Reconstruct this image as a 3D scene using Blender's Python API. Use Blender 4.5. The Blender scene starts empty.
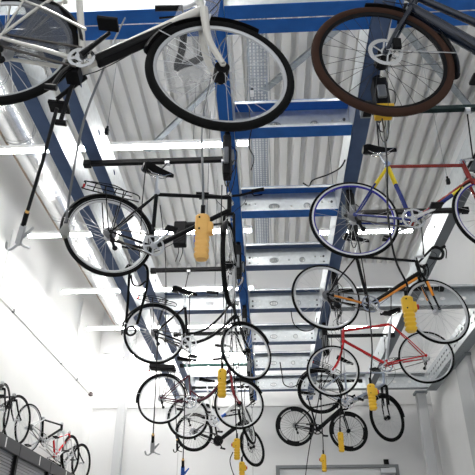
import bpy, math, random
from mathutils import Vector, Matrix
random.seed(7)
SC = bpy.context.scene
COL = SC.collection
V = Vector
PI = math.pi

# ------------------------------------------------------------ camera
CAM_H = 1.6
PITCH, YAW, FPX = math.radians(30.3), math.radians(2.9), 605.0
cd = bpy.data.cameras.new('camera'); cam = bpy.data.objects.new('camera', cd); COL.objects.link(cam)
cd.sensor_width = 36; cd.lens = 36 * FPX / 475; cd.clip_start = .05; cd.clip_end = 200
cam.location = (0, 0, CAM_H); cam.rotation_euler = (PI / 2 + PITCH, 0, YAW)
SC.camera = cam
# ------------------------------------------------------------ world (ambient fill entering where the shell is left open behind the camera)
w = bpy.data.worlds.new('world'); SC.world = w; w.use_nodes = True
w.node_tree.nodes['Background'].inputs[0].default_value = (.93, .96, 1, 1)
w.node_tree.nodes['Background'].inputs[1].default_value = .5
SC.view_settings.view_transform = 'Standard'; SC.view_settings.look = 'None'
SC.view_settings.gamma = 1; SC.view_settings.exposure = 0.68
LAMP_POWER = 46.0
FILL_POWER = 25.0
fl = bpy.data.lights.new('front_fill', 'AREA'); fl.shape = 'RECTANGLE'; fl.size = 6.5; fl.size_y = 5; fl.energy = FILL_POWER  # unseen area light added behind the camera as soft fill
fl.color = (.95, .97, 1)
flo = bpy.data.objects.new('front_fill', fl); COL.objects.link(flo)
flo.location = (0, -2.9, 3.2); flo.rotation_euler = (math.radians(97), 0, 0)

# ------------------------------------------------------------ helpers
def at(u, v, D):
    """point seen in direction (u, v) at distance D along the view axis"""
    f = V((-math.sin(YAW) * math.cos(PITCH), math.cos(YAW) * math.cos(PITCH), math.sin(PITCH)))
    r = V((math.cos(YAW), math.sin(YAW), 0)); up = r.cross(f)
    return (f + r * ((u - 237.5) / FPX) + up * ((237.5 - v) / FPX)) * D + V((0, 0, CAM_H))

_m = {}
def mat(name, col, rough=.5, metal=0., noise=0., nscale=20., bump=0., coat=0., alpha=1., trans=0., emit=0., spec=None):
    if name in _m: return _m[name]
    m = bpy.data.materials.new(name); m.use_nodes = True
    nt = m.node_tree; b = nt.nodes['Principled BSDF']
    b.inputs['Base Color'].default_value = (*col, 1)
    b.inputs['Roughness'].default_value = rough; b.inputs['Metallic'].default_value = metal
    b.inputs['Coat Weight'].default_value = coat
    if spec is None: spec = .12 if max(col) < .03 else .35
    b.inputs['Specular IOR Level'].default_value = spec
    if alpha < 1: b.inputs['Alpha'].default_value = alpha
    if trans: b.inputs['Transmission Weight'].default_value = trans
    if emit:
        b.inputs['Emission Color'].default_value = (*col, 1); b.inputs['Emission Strength'].default_value = emit
    if noise or bump:
        tc = nt.nodes.new('ShaderNodeTexCoord'); n = nt.nodes.new('ShaderNodeTexNoise')
        n.inputs['Scale'].default_value = nscale; n.inputs['Detail'].default_value = 4
        nt.links.new(tc.outputs['Object'], n.inputs['Vector'])
        if noise:
            r = nt.nodes.new('ShaderNodeValToRGB')
            r.color_ramp.elements[0].position = .3; r.color_ramp.elements[1].position = .7
            r.color_ramp.elements[0].color = (*[max(0, c * (1 - noise)) for c in col], 1)
            r.color_ramp.elements[1].color = (*[min(1, c * (1 + noise)) for c in col], 1)
            nt.links.new(n.outputs['Fac'], r.inputs['Fac']); nt.links.new(r.outputs['Color'], b.inputs['Base Color'])
        if bump:
            bp = nt.nodes.new('ShaderNodeBump'); bp.inputs['Strength'].default_value = bump
            nt.links.new(n.outputs['Fac'], bp.inputs['Height']); nt.links.new(bp.outputs['Normal'], b.inputs['Normal'])
    _m[name] = m; return m

class MB:
    def __init__(s, M=None): s.v = []; s.f = []; s.M = M
    def add(s, vs, fs):
        o = len(s.v)
        for p in vs:
            p = V(p); s.v.append(tuple(s.M @ p) if s.M else tuple(p))
        s.f += [tuple(i + o for i in f) for f in fs]; return s
    def box(s, a, b):
        x0, y0, z0 = a; x1, y1, z1 = b
        return s.add([(x0,y0,z0),(x1,y0,z0),(x1,y1,z0),(x0,y1,z0),(x0,y0,z1),(x1,y0,z1),(x1,y1,z1),(x0,y1,z1)],
                     [(0,3,2,1),(4,5,6,7),(0,1,5,4),(1,2,6,5),(2,3,7,6),(3,0,4,7)])
    def bar(s, a, b, w, h, up=(0, 0, 1)):
        """box beam from a to b, w across, h along up"""
        a, b = V(a), V(b); d = (b - a).normalized(); u = V(up)
        if abs(d.dot(u)) > .98: u = V((0, 1, 0))
        x = d.cross(u).normalized(); u = x.cross(d)
        vs = []
        for p in (a, b):
            for i, j in ((-1,-1),(1,-1),(1,1),(-1,1)): vs.append(p + x * (i * w / 2) + u * (j * h / 2))
        return s.add(vs, [(0,3,2,1),(4,5,6,7),(0,1,5,4),(1,2,6,5),(2,3,7,6),(3,0,4,7)])
    def tube(s, pts, r, n=8, closed=False, flat=1.):
        pts = [V(p) for p in pts]; k = len(pts)
        rs = r if isinstance(r, (list, tuple)) else [r] * k
        prev = None; vs = []
        for i, p in enumerate(pts):
            if closed: d = pts[(i + 1) % k] - pts[i - 1]
            else: d = pts[min(i + 1, k - 1)] - pts[max(i - 1, 0)]
            d = d.normalized() if d.length > 1e-9 else V((0, 0, 1))
            if prev is None:
                q = V((0, 1, 0)) if abs(d.y) < .9 else V((1, 0, 0))
                x = d.cross(q).normalized()
            else:
                x = prev - d * prev.dot(d); x = x.normalized() if x.length > 1e-6 else d.orthogonal().normalized()
            prev = x; y = d.cross(x)
            for j in range(n):
                a = 2 * PI * j / n; vs.append(p + x * (rs[i] * math.cos(a)) + y * (rs[i] * flat * math.sin(a)))
        fs = []
        for i in range(k if closed else k - 1):
            o, o2 = i * n, ((i + 1) % k) * n
            for j in range(n): fs.append((o + j, o + (j + 1) % n, o2 + (j + 1) % n, o2 + j))
        if not closed:
            fs.append(tuple(range(n - 1, -1, -1))); fs.append(tuple((k - 1) * n + j for j in range(n)))
        return s.add(vs, fs)
    def ring(s, c, prof, n=48, axis='y', a0=0., a1=2 * PI):
        """sweep profile [(radius, axial)] round the y axis (angle 0 = +x, rising to +z)"""
        c = V(c); full = abs(a1 - a0 - 2 * PI) < 1e-6; k = n if full else n + 1; q = len(prof); vs = []
        for i in range(k):
            a = a0 + (a1 - a0) * i / n
            for rr, t in prof:
                if axis == 'y': vs.append(c + V((rr * math.cos(a), t, rr * math.sin(a))))
                elif axis == 'x': vs.append(c + V((t, rr * math.cos(a), rr * math.sin(a))))
                else: vs.append(c + V((rr * math.cos(a), rr * math.sin(a), t)))
        fs = []
        for i in range(n):
            o, o2 = i * q, ((i + 1) % k) * q
            for j in range(q): fs.append((o + j, o + (j + 1) % q, o2 + (j + 1) % q, o2 + j))
        if not full: fs += [tuple(range(q - 1, -1, -1)), tuple((k - 1) * q + j for j in range(q))]
        return s.add(vs, fs)
    def cyl(s, a, b, r, n=12): return s.tube([a, b], r, n)
    def loft(s, secs):
        n = len(secs[0]); vs = [p for q in secs for p in q]; fs = []
        for i in range(len(secs) - 1):
            for j in range(n): fs.append((i*n+j, i*n+(j+1)%n, (i+1)*n+(j+1)%n, (i+1)*n+j))
        fs += [tuple(range(n-1,-1,-1)), tuple((len(secs)-1)*n+j for j in range(n))]
        return s.add(vs, fs)
    def build(s, name, m, parent=None, smooth=True, bevel=0.):
        me = bpy.data.meshes.new(name); me.from_pydata(s.v, [], s.f); me.validate(); me.materials.append(m)
        import bmesh
        bm = bmesh.new(); bm.from_mesh(me); bmesh.ops.recalc_face_normals(bm, faces=bm.faces)
        if smooth:
            for e in bm.edges:
                if len(e.link_faces) == 2 and e.calc_face_angle(0) > .7: e.smooth = False
            for f in bm.faces: f.smooth = True
        bm.to_mesh(me); bm.free()
        o = bpy.data.objects.new(name, me); COL.objects.link(o); o.parent = parent
        if bevel:
            md = o.modifiers.new('b', 'BEVEL'); md.width = bevel; md.segments = 2
        return o

def tag(o, label=None, cat=None, group=None, kind=None):
    if label: o['label'] = label
    if cat: o['category'] = cat
    if group: o['group'] = group
    if kind: o['kind'] = kind
    return o
def thing(name, label, cat, loc=(0, 0, 0), group=None, M=None):
    o = bpy.data.objects.new(name, None); COL.objects.link(o); o.empty_display_size = .1
    if M: o.matrix_world = M
    else: o.location = loc
    return tag(o, label, cat, group)
def struct(name, mb, m, smooth=False): return tag(mb.build(name, m, smooth=smooth), kind='structure')
def arc_pts(c, r, a0, a1, n=12, y=0.):
    return [V((c[0] + r * math.cos(a0 + (a1 - a0) * i / n), y, c[1] + r * math.sin(a0 + (a1 - a0) * i / n))) for i in range(n + 1)]
def bez(p0, p1, p2, p3, n=12):
    p0, p1, p2, p3 = map(V, (p0, p1, p2, p3)); o = []
    for i in range(n + 1):
        t = i / n; o.append(p0*(1-t)**3 + p1*3*t*(1-t)**2 + p2*3*t*t*(1-t) + p3*t**3)
    return o
def smooth_pts(pts, n=6):
    """Catmull-Rom through the points"""
    pts = [V(p) for p in pts]; q = [pts[0]] + pts + [pts[-1]]; o = []
    for i in range(1, len(q) - 2):
        for k in range(n):
            t = k / n; a, b, c, d = q[i-1], q[i], q[i+1], q[i+2]
            o.append(.5 * ((2*b) + (c-a)*t + (2*a-5*b+4*c-d)*t*t + (3*b-a-3*c+d)*t**3))
    return o + [pts[-1]]

# ------------------------------------------------------------ materials
M_WALL = mat('wall_paint', (.80, .80, .79), .85, noise=.02, nscale=1.5)
M_BACK = mat('back_wall_paint', (.77, .77, .77), .85, noise=.02, nscale=1.2)
M_RWALL = mat('right_wall_paint', (.86, .86, .86), .8, noise=.03, nscale=1.2)
M_FLOOR = mat('floor_concrete', (.38, .38, .375), .7, noise=.08, nscale=3)
M_DECK = mat('roof_deck_steel', (.66, .655, .635), .5, metal=.0, noise=.03, nscale=2)
M_GALV = mat('galvanised_steel', (.62, .65, .67), .38, metal=.75, noise=.09, nscale=18, bump=.02)
M_GALV2 = mat('galvanised_dull', (.32, .35, .37), .45, metal=.7, noise=.12, nscale=30)
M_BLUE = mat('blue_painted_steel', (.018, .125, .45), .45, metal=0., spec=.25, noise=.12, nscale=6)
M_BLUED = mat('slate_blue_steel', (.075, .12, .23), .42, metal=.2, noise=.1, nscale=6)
M_DUCT = mat('duct_galvanised', (.74, .75, .76), .27, metal=.9, noise=.06, nscale=8, bump=.03)
M_WOOD = mat('soffit_board', (.30, .24, .18), .7, noise=.15, nscale=12)
M_LAMP = mat('lamp_diffuser', (1, .985, .95), .5, emit=LAMP_POWER)
M_LAMPR = mat('lamp_diffuser_dim', (1, .985, .95), .5, emit=LAMP_POWER * .95)
M_WHITE = mat('white_enamel', (.85, .85, .84), .35)
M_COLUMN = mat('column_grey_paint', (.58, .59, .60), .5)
M_CAB = mat('cabinet_charcoal', (.07, .07, .075), .5)
M_SHUT = mat('shutter_grey', (.45, .45, .47), .5, metal=.2)
M_BLACK = mat('black_satin', (.006, .006, .007), .35)
M_RUB = mat('tyre_rubber', (.006, .006, .006), .75, bump=.15, nscale=160)
M_RUBBR = mat('brown_tyre_rubber', (.052, .027, .019), .75, spec=.1, bump=.15, nscale=160)
M_PLAS = mat('black_plastic', (.008, .008, .009), .5)
M_CHR = mat('polished_alloy', (.78, .79, .80), .18, metal=.95)
M_ALU = mat('brushed_alloy', (.62, .63, .65), .35, metal=.85)
M_RIM = mat('silver_rim', (.60, .61, .62), .35, metal=.5)
M_SPOKE = mat('spoke_steel', (.62, .63, .64), .3, metal=.8)
M_SPOKEB = mat('black_spoke', (.03, .03, .03), .35, metal=.3)
M_REFL = mat('reflective_stripe', (.75, .76, .76), .35)
M_RIMB = mat('blue_anodised_rim', (.035, .03, .36), .3, metal=.4)
M_YEL = mat('yellow_grip_plastic', (.83, .50, .035), .42, bump=.02, nscale=60)
M_ORB = mat('orange_grip_plastic', (.90, .52, .15), .45)
M_RED = mat('red_plastic', (.55, .02, .02), .4)
M_BLU = mat('blue_plastic', (.02, .12, .55), .4)
M_CABLE = mat('cable_black', (.02, .02, .022), .5)
M_CABG = mat('cable_grey', (.16, .17, .18), .4)
M_PIPE = mat('conduit_white', (.70, .70, .70), .5)
M_DARKL = mat('door_frame_grey', (.22, .23, .24), .5)
M_DOOR = mat('door_panel', (.66, .67, .68), .5)

# ------------------------------------------------------------ room shell
XL, XR, YB, ZC = -3.8, 3.45, 13.0, 8.4
struct('floor', MB().box((XL - .2, -3, -.2), (XR + .2, YB + .2, 0)), M_FLOOR)
struct('wall_left', MB().box((XL - .2, -3, 0), (XL, YB + .2, ZC + .15)), M_WALL)
struct('wall_right', MB().box((XR, -3, 0), (XR + .2, YB + .2, ZC + .15)), M_RWALL)
wb = MB().box((XL, YB, 0), (XR, YB + .2, ZC + .15))
struct('wall_back', wb, M_BACK)
def deck():
    m = MB(); p = .235; x = XL - .1; top = []; zlo, zhi = ZC, ZC + .10
    while x < XR + .2:
        top += [(x, zlo), (x + .125, zlo), (x + .15, zhi), (x + .21, zhi)]; x += p
    vs = []; n = len(top)
    for y in (-3, YB):
        vs += [(a, y, z) for a, z in top]
    for y in (-3, YB):
        vs += [(a, y, z + .012) for a, z in top]
    fs = []
    for i in range(n - 1):
        fs += [(i, i + 1, n + i + 1, n + i), (2*n + i, 3*n + i, 3*n + i + 1, 2*n + i + 1), (i, 2*n + i, 2*n + i + 1, i + 1)]
    return m.add(vs, fs)
struct('ceiling', deck(), M_DECK)
struct('trim_1', MB().box((-3.44, -3, 6.8), (-3.385, YB, 6.98)), M_WOOD)
# dark closing strip along the head of the back wall, and joints between its cladding panels
struct('trim_2', MB().box((XL, YB - .03, 5.0), (XR, YB, 5.035)), M_PIPE)
j = MB()
for x in (-1.9, -.35): j.box((x, YB - .004, 0), (x + .012, YB, 5.0))
struct('trim_3', j, mat('joint_grey', (.5, .5, .5), .8))
# wide door in the back wall
d = thing('door_1', None, None, (0, 0, 0)); d['kind'] = 'structure'
MB().box((.2, YB - .03, 0), (2.5, YB - .005, 3.72)).build('door_panel', M_DOOR, d, False)
f = MB(); f.box((.12, YB - .06, 0), (.2, YB, 3.8)); f.box((2.5, YB - .06, 0), (2.58, YB, 3.8)); f.box((.2, YB - .06, 3.745), (2.5, YB, 3.8))
f.build('door_frame', M_DARKL, d, False)
MB().box((2.2, YB - .16, 3.62), (2.5, YB - .06, 3.72)).build('door_closer', M_ALU, d, False, .01)
MB().box((2.3, YB - .05, 3.72), (2.4, YB - .01, 3.9)).build('door_contact', M_PLAS, d, False, .005)

# ------------------------------------------------------------ steel columns and frame
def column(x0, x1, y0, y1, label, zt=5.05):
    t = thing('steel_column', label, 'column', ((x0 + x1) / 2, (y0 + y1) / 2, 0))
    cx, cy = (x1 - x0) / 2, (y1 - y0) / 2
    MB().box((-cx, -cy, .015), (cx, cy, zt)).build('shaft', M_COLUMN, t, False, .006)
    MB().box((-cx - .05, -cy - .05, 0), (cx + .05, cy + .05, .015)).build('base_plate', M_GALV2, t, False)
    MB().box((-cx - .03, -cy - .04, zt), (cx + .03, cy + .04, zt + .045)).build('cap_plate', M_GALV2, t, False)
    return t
column(-3.12, -2.95, 12.42, 12.58, 'pale grey square steel column in front of the left part of the back wall', 8.3)
column(3.37, 3.445, 10.05, 10.75, 'flat grey box standing in for a column shadow on the right wall, right of the corner column')  # thin box whose grey stands in for a shadow wedge on the wall
column(3.0, 3.18, 12.30, 12.48, 'grey square steel column near the right corner of the back wall')

ZB = CAM_H + 3.5
H = .31
def hole_plate(m, L, hh, holes, T, ox=0.):
    """plate 0..L by 0..hh with round/oval holes; T maps (s, t) to a point. holes: (s, t, rs, rt)"""
    holes = sorted(holes); n = 12; cells = []; s0 = 0
    cols = {}
    for h in holes: cols.setdefault(round(h[0], 4), []).append(h)
    ks = sorted(cols); edges = []
    for k in ks:
        w_ = max(h[2] for h in cols[k]) * 1.25; edges.append((k - w_, k + w_))
    for i in range(len(edges) - 1):
        if edges[i][1] > edges[i+1][0]:
            mid = (edges[i][1] + edges[i+1][0]) / 2; edges[i] = (edges[i][0], mid); edges[i+1] = (mid, edges[i+1][1])
    def quad(a, b, c, d_): m.add([T(a, c), T(b, c), T(b, d_), T(a, d_)], [(0, 1, 2, 3)])
    for k, (e0, e1) in zip(ks, edges):
        if e0 > s0 + 1e-5: quad(s0, e0, 0, hh)
        hs = sorted(cols[k], key=lambda h: h[1]); t0 = 0
        for i, h in enumerate(hs):
            a = h[1] - h[3] * 1.25; b = h[1] + h[3] * 1.25
            if i + 1 < len(hs): b = min(b, (h[1] + hs[i+1][1]) / 2)
            a = max(a, t0)
            if a > t0 + 1e-5: quad(e0, e1, t0, a)
            vs = []
            for q in range(n):
                an = 2 * PI * (q + .5) / n; c_, s_ = math.cos(an), math.sin(an)
                vs.append(T(h[0] + h[2] * c_, h[1] + h[3] * s_))
            for q in range(n):
                an = 2 * PI * (q + .5) / n; c_, s_ = math.cos(an), math.sin(an); mx = max(abs(c_), abs(s_)); c_, s_ = c_/mx, s_/mx
                x = h[0] + (e1 - h[0]) * c_ if c_ > 0 else h[0] + (h[0] - e0) * c_
                y = h[1] + (b - h[1]) * s_ if s_ > 0 else h[1] + (h[1] - a) * s_
                vs.append(T(x, y))
            # make the outer ring reach the corners exactly
            m.add(vs, [(q, (q + 1) % n, n + (q + 1) % n, n + q) for q in range(n)])
            crn = [(e1, b, 1, 2), (e0, b, 4, 5), (e0, a, 7, 8), (e1, a, 10, 11)]
            for (x, y, i0, i1) in crn:
                m.add([T(x, y), vs[n + i0], vs[n + i1]], [(0, 1, 2)])
            t0 = b
        if t0 < hh - 1e-5: quad(e0, e1, t0, hh)
        s0 = e1
    if s0 < L - 1e-5: quad(s0, L, 0, hh)
def beam(label, axis, lo, hi, pos, flange, hh=H, z=ZB, web_m=None, fl_m=None, pattern='oval', name='steel_beam', cat='beam', group=None, step=.62):
    """C-section: web at coordinate pos, flanges reaching pos+flange. axis 'y' runs along the room, 'x' across"""
    L = hi - lo; loc = (lo, pos, z) if axis == 'x' else (pos, lo, z)
    t = thing(name, label, cat, loc, group)
    sg = 1 if flange > 0 else -1; th = .004
    holes = []
    if pattern == 'oval':
        k = step / 2
        while k < L - .1:
            holes.append((k, hh * .52, .038, .026)); k += step
    elif pattern == 'cross':
        for s_ in (.08, .15, L - .15, L - .08):
            for q in (.1, .18): holes.append((s_, q, .011, .011))
        c = L / 2
        holes += [(c - .16, .14, .05, .028), (c + .2, .14, .028, .028), (c + .03, .14, .012, .012)]
    elif pattern == 'slots':
        k = .12
        while k < L - .1:
            holes.append((k, hh * .35, .05, .02)); holes.append((k, hh * .68, .05, .02)); k += .17
    m = MB()
    T = (lambda s_, q: (s_, 0, q)) if axis == 'x' else (lambda s_, q: (0, s_, q))
    T2 = (lambda s_, q: (s_, -sg * th, q)) if axis == 'x' else (lambda s_, q: (-sg * th, s_, q))
    hole_plate(m, L, hh, holes, T); hole_plate(m, L, hh, holes, T2)
    m.build('web', web_m or M_GALV, t, False)
    def slab(a, b, z0, z1):
        a, b = sorted((a, b))
        q = MB()
        return q.box((0, a, z0), (L, b, z1)) if axis == 'x' else q.box((a, 0, z0), (b, L, z1))
    slab(0, flange, -th, 0).build('bottom_flange', fl_m or M_BLUE, t, False)
    slab(0, flange, hh, hh + th).build('top_flange', fl_m or M_BLUE, t, False)
    lp = slab(flange - sg * .003, flange, 0, .025); s2 = slab(flange - sg * .003, flange, hh - .025, hh)
    lp.add(s2.v, s2.f); lp.build('lips', web_m or M_GALV, t, False)
    if pattern == 'cross':
        bm_ = MB()
        for s_ in (.045, L - .045):
            for q in (.1, .18):
                bm_.ring((s_, 0, q), [(.0, -.012), (.014, -.012), (.014, 0), (0, 0)], 6)
        bm_.build('bolts', M_CAB, t, False)
        em = MB(); c = L / 2
        for (a_, b_, r1, r2) in ((c - .16, .14, .056, .034), (c + .2, .14, .034, .034)):
            em.tube([(a_ + r1 * math.cos(2*PI*k/20), -.003, b_ + r2 * math.sin(2*PI*k/20)) for k in range(20)], .005, 6, closed=True)
            for dx_ in (-.02, 0, .02): em.bar((a_ + dx_, -.001, b_ - r2 * .8), (a_ + dx_, -.001, b_ + r2 * .8), .007, .004, up=(0, 1, 0))
        em.build('pressed_rim', M_GALV2, t)
    return t
Y0, Y1 = -1.0, 12.85
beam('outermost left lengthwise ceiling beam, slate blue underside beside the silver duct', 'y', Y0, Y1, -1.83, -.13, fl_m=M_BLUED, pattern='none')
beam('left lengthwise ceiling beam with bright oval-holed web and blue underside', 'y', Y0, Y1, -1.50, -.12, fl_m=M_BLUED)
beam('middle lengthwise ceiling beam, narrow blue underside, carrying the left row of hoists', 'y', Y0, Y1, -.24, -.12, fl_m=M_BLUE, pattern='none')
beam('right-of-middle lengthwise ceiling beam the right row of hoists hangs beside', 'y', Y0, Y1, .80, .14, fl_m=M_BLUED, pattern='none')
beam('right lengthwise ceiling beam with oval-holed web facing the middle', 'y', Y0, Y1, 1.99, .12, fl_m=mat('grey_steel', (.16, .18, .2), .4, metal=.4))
beam('slotted galvanised edge beam running along the right wall', 'y', Y0, 12.3, 3.2, .2, fl_m=M_GALV2, pattern='slots', web_m=M_GALV, name='edge_beam')
ordn = ['nearest whole', 'second', 'third', 'fourth', 'fifth', 'sixth', 'farthest']
for i, y in enumerate((4.23, 5.57, 6.82, 8.16, 9.5, 10.85, 12.2)):
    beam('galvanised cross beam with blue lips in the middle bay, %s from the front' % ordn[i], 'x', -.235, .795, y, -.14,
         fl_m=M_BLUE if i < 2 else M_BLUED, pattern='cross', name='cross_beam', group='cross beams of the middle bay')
for y, wd in ((8.16, 'halfway down the room'), (12.2, 'close to the back wall')):
    beam('galvanised cross beam of the left bay, ' + wd, 'x', -1.495, -.365, y, -.14, fl_m=M_BLUED, step=.28, name='cross_beam', group='cross beams of the outer bays')
    beam('galvanised cross beam of the right bay, ' + wd, 'x', .945, 1.985, y, -.14, fl_m=M_GALV2, step=.3, name='cross_beam', group='cross beams of the outer bays')
    beam('galvanised cross beam between right beam and right wall, ' + wd, 'x', 2.115, 3.19, y, -.14, fl_m=M_GALV2, step=.3, name='cross_beam', group='cross beams of the outer bays')
# big double blue beam right across the room near the front (built in bays between the lengthwise beams)
mainb = thing('main_beam', 'broad blue double beam crossing the whole room near the front', 'beam', (0, 2.8, ZB))
for x0, x1 in ((XL, -1.965), (-1.826, -1.625), (-1.496, -.365), (-.236, .795), (.945, 1.985), (2.115, 3.195)):
    m = MB(); L = x1 - x0; hs = []
    k = .1
    while k < L - .08: hs.append((k, .16, .03, .02)); k += .2
    hole_plate(m, L, .36, hs, lambda s_, q, x0=x0: (x0 + s_, 0, q)); m.build('web', M_GALV, mainb, False)
    MB().box((x0, 0, -.006), (x1, .115, 0)).build('bottom_flange', M_BLUE, mainb, False)
    MB().box((x0, .13, -.006), (x1, .25, 0)).build('bottom_flange', M_BLUE, mainb, False)
    MB().box((x0, .118, .02), (x1, .128, .36)).build('rear_web', M_BLUED, mainb, False)

# ------------------------------------------------------------ duct, tray, bracing, conduits
t = thing('ventilation_duct', 'round silver ventilation duct running along the top of the left wall', 'duct', (-3.1, -1, CAM_H + 5.1))
m = MB(); m.ring((0, 0, 0), [(.2, 0), (.2, 13.95), (.19, 13.95), (.19, 0)], 40); m.build('pipe', M_DUCT, t)
for i in range(11):
    y = .9 + i * 1.2
    MB().ring((0, y, 0), [(.2, 0), (.207, .004), (.207, .028), (.2, .032)], 40).build('joint_band', M_DUCT, t)
for i in range(14):
    y = .35 + i * .93
    w_ = MB(); pts = [V((.215 * math.cos(a), y, .215 * math.sin(a) - .008)) for a in [PI * (1 + k / 18) for k in range(19)]]
    pts = [V((-.215, y, 1.0))] + pts + [V((.215, y, 1.0))]
    w_.tube(pts, .004, 6); w_.build('hanger_wire', M_CABG, t)

t = thing('cable_tray', 'perforated galvanised cable tray running above the middle cross beams', 'cable tray', (-.02, 3.4, CAM_H + 5.2))
m = MB(); hs = []
Lt = 6.6
k = .03
while k < Lt - .03:
    for q in (.03, .07, .11, .15, .19): hs.append((k, q, .018, .011))
    k += .05
hole_plate(m, Lt, .22, hs, lambda s_, q: (q - .11, s_, 0)); m.build('tray_floor', M_GALV2, t, False)
for x in (-.112, .11):
    MB().box((x, 0, 0), (x + .002, Lt, .05)).build('side_rail', M_GALV2, t, False)
for y in (.6, 2.6, 4.6, 6.2):
    MB().bar((-.16, y, -.012), (.16, y, -.012), .03, .02).build('crossbar', M_GALV2, t, False)
    for x in (-.15, .15): MB().cyl((x, y, -.01), (x, y, ZC - CAM_H - 5.2), .005, 6).build('hanger_rod', M_GALV2, t)

for (a, b, lab) in (((.05, 6.95, 8.28), (1.25, 5.62, 8.28), 'diagonal roof brace seen above the middle bay'),
                    ((1.75, 5.55, 8.28), (3.42, 7.58, 8.28), 'diagonal roof brace at the upper right under the roof'),
                    ((-2.0, 8.3, 8.28), (-.5, 6.55, 8.28), 'diagonal roof brace behind the black city bicycle')):
    o = MB().bar((0, 0, 0), V(b) - V(a), .09, .05).build('roof_brace', M_GALV2, None, False); o.location = a; tag(o, lab, 'brace')

t = thing('wall_conduit', 'thin white conduit line sloping away along the left wall', 'conduit', (XL, 0, 5.22))
MB().box((0, 1, 0), (.022, 12.6, .02)).build('pipe', M_WHITE, t, False)
MB().box((0, 1, .021), (.024, 12.6, .026)).build('cover_strip', M_CABG, t, False)
for y in (5.5, 8.2, 10.6, 11.6): MB().box((0, y, -.015), (.035, y + .03, .035)).build('clip', M_CABG, t, False)
MB().box((0, 12.56, -.04), (.07, 12.68, .04)).build('junction_box', mat('dark_box', (.12, .09, .09), .5), t, False, .01)
o = MB().cyl((0, 0, 0), (0, 0, 1.0), .012, 8).build('vertical_conduit', M_PIPE); o.location = (XL + .02, 7.65, 5.3); tag(o, 'short vertical conduit rising from the sloping line at the left edge', 'conduit')
o = MB().cyl((0, 0, 0), (0, 0, 1.55), .012, 8).build('vertical_conduit', M_PIPE); o.location = (XL + .02, 11.3, 5.3); tag(o, 'tall vertical conduit on the left wall near the far corner', 'conduit')

# ------------------------------------------------------------ lamps
def lamp(x0, x1, y, label, dim=False):
    z = CAM_H + 4.5
    t = thing('strip_light', label, 'light', ((x0 + x1) / 2, y, z), 'LED strip lights'); L = (x1 - x0) / 2
    MB().box((-L, -.035, .012), (L, .035, .06)).build('housing', M_WHITE, t, False)
    MB().box((-L + .01, -.031, -.012), (L - .01, .031, .012)).build('diffuser', M_LAMPR if dim else M_LAMP, t, False)
    for s_ in (-L, L - .01): MB().box((s_, -.037, -.014), (s_ + .01, .037, .062)).build('end_cap', M_WHITE, t, False)
    for x in (-L * .6, L * .6): MB().cyl((x, 0, .06), (x, 0, ZC - z), .004, 6).build('suspension_wire', M_CABG, t)
for x0, x1, y, n_ in ((-3.1, -.15, 1.65, 'above the camera, out of the top of the view'), (-3.25, -.15, 3.6, 'just above the top of the view'), (-3.4, -.15, 5.53, 'nearest in view, topmost on the left'), (-3.46, -.17, 7.5, 'second from the top on the left'), (-3.54, -.2, 9.42, 'third from the top on the left'),
                     (-3.56, -.2, 11.14, 'fourth from the top on the left'), (-3.6, -.2, 12.75, 'lowest and farthest, close to the back wall')):
    lamp(x0, x1, y, 'glowing white strip light ' + n_)
lamp(.8, 2.15, 7.62, 'glowing strip light on the right behind the crankset of the blue rimmed road bicycle', True)
lamp(1.2, 2.2, 11.33, 'short strip light on the right behind the orange and black racing bicycle', True)
lamp(.8, 2.15, 3.6, 'strip light of the right row above the top of the view', True)

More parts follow.
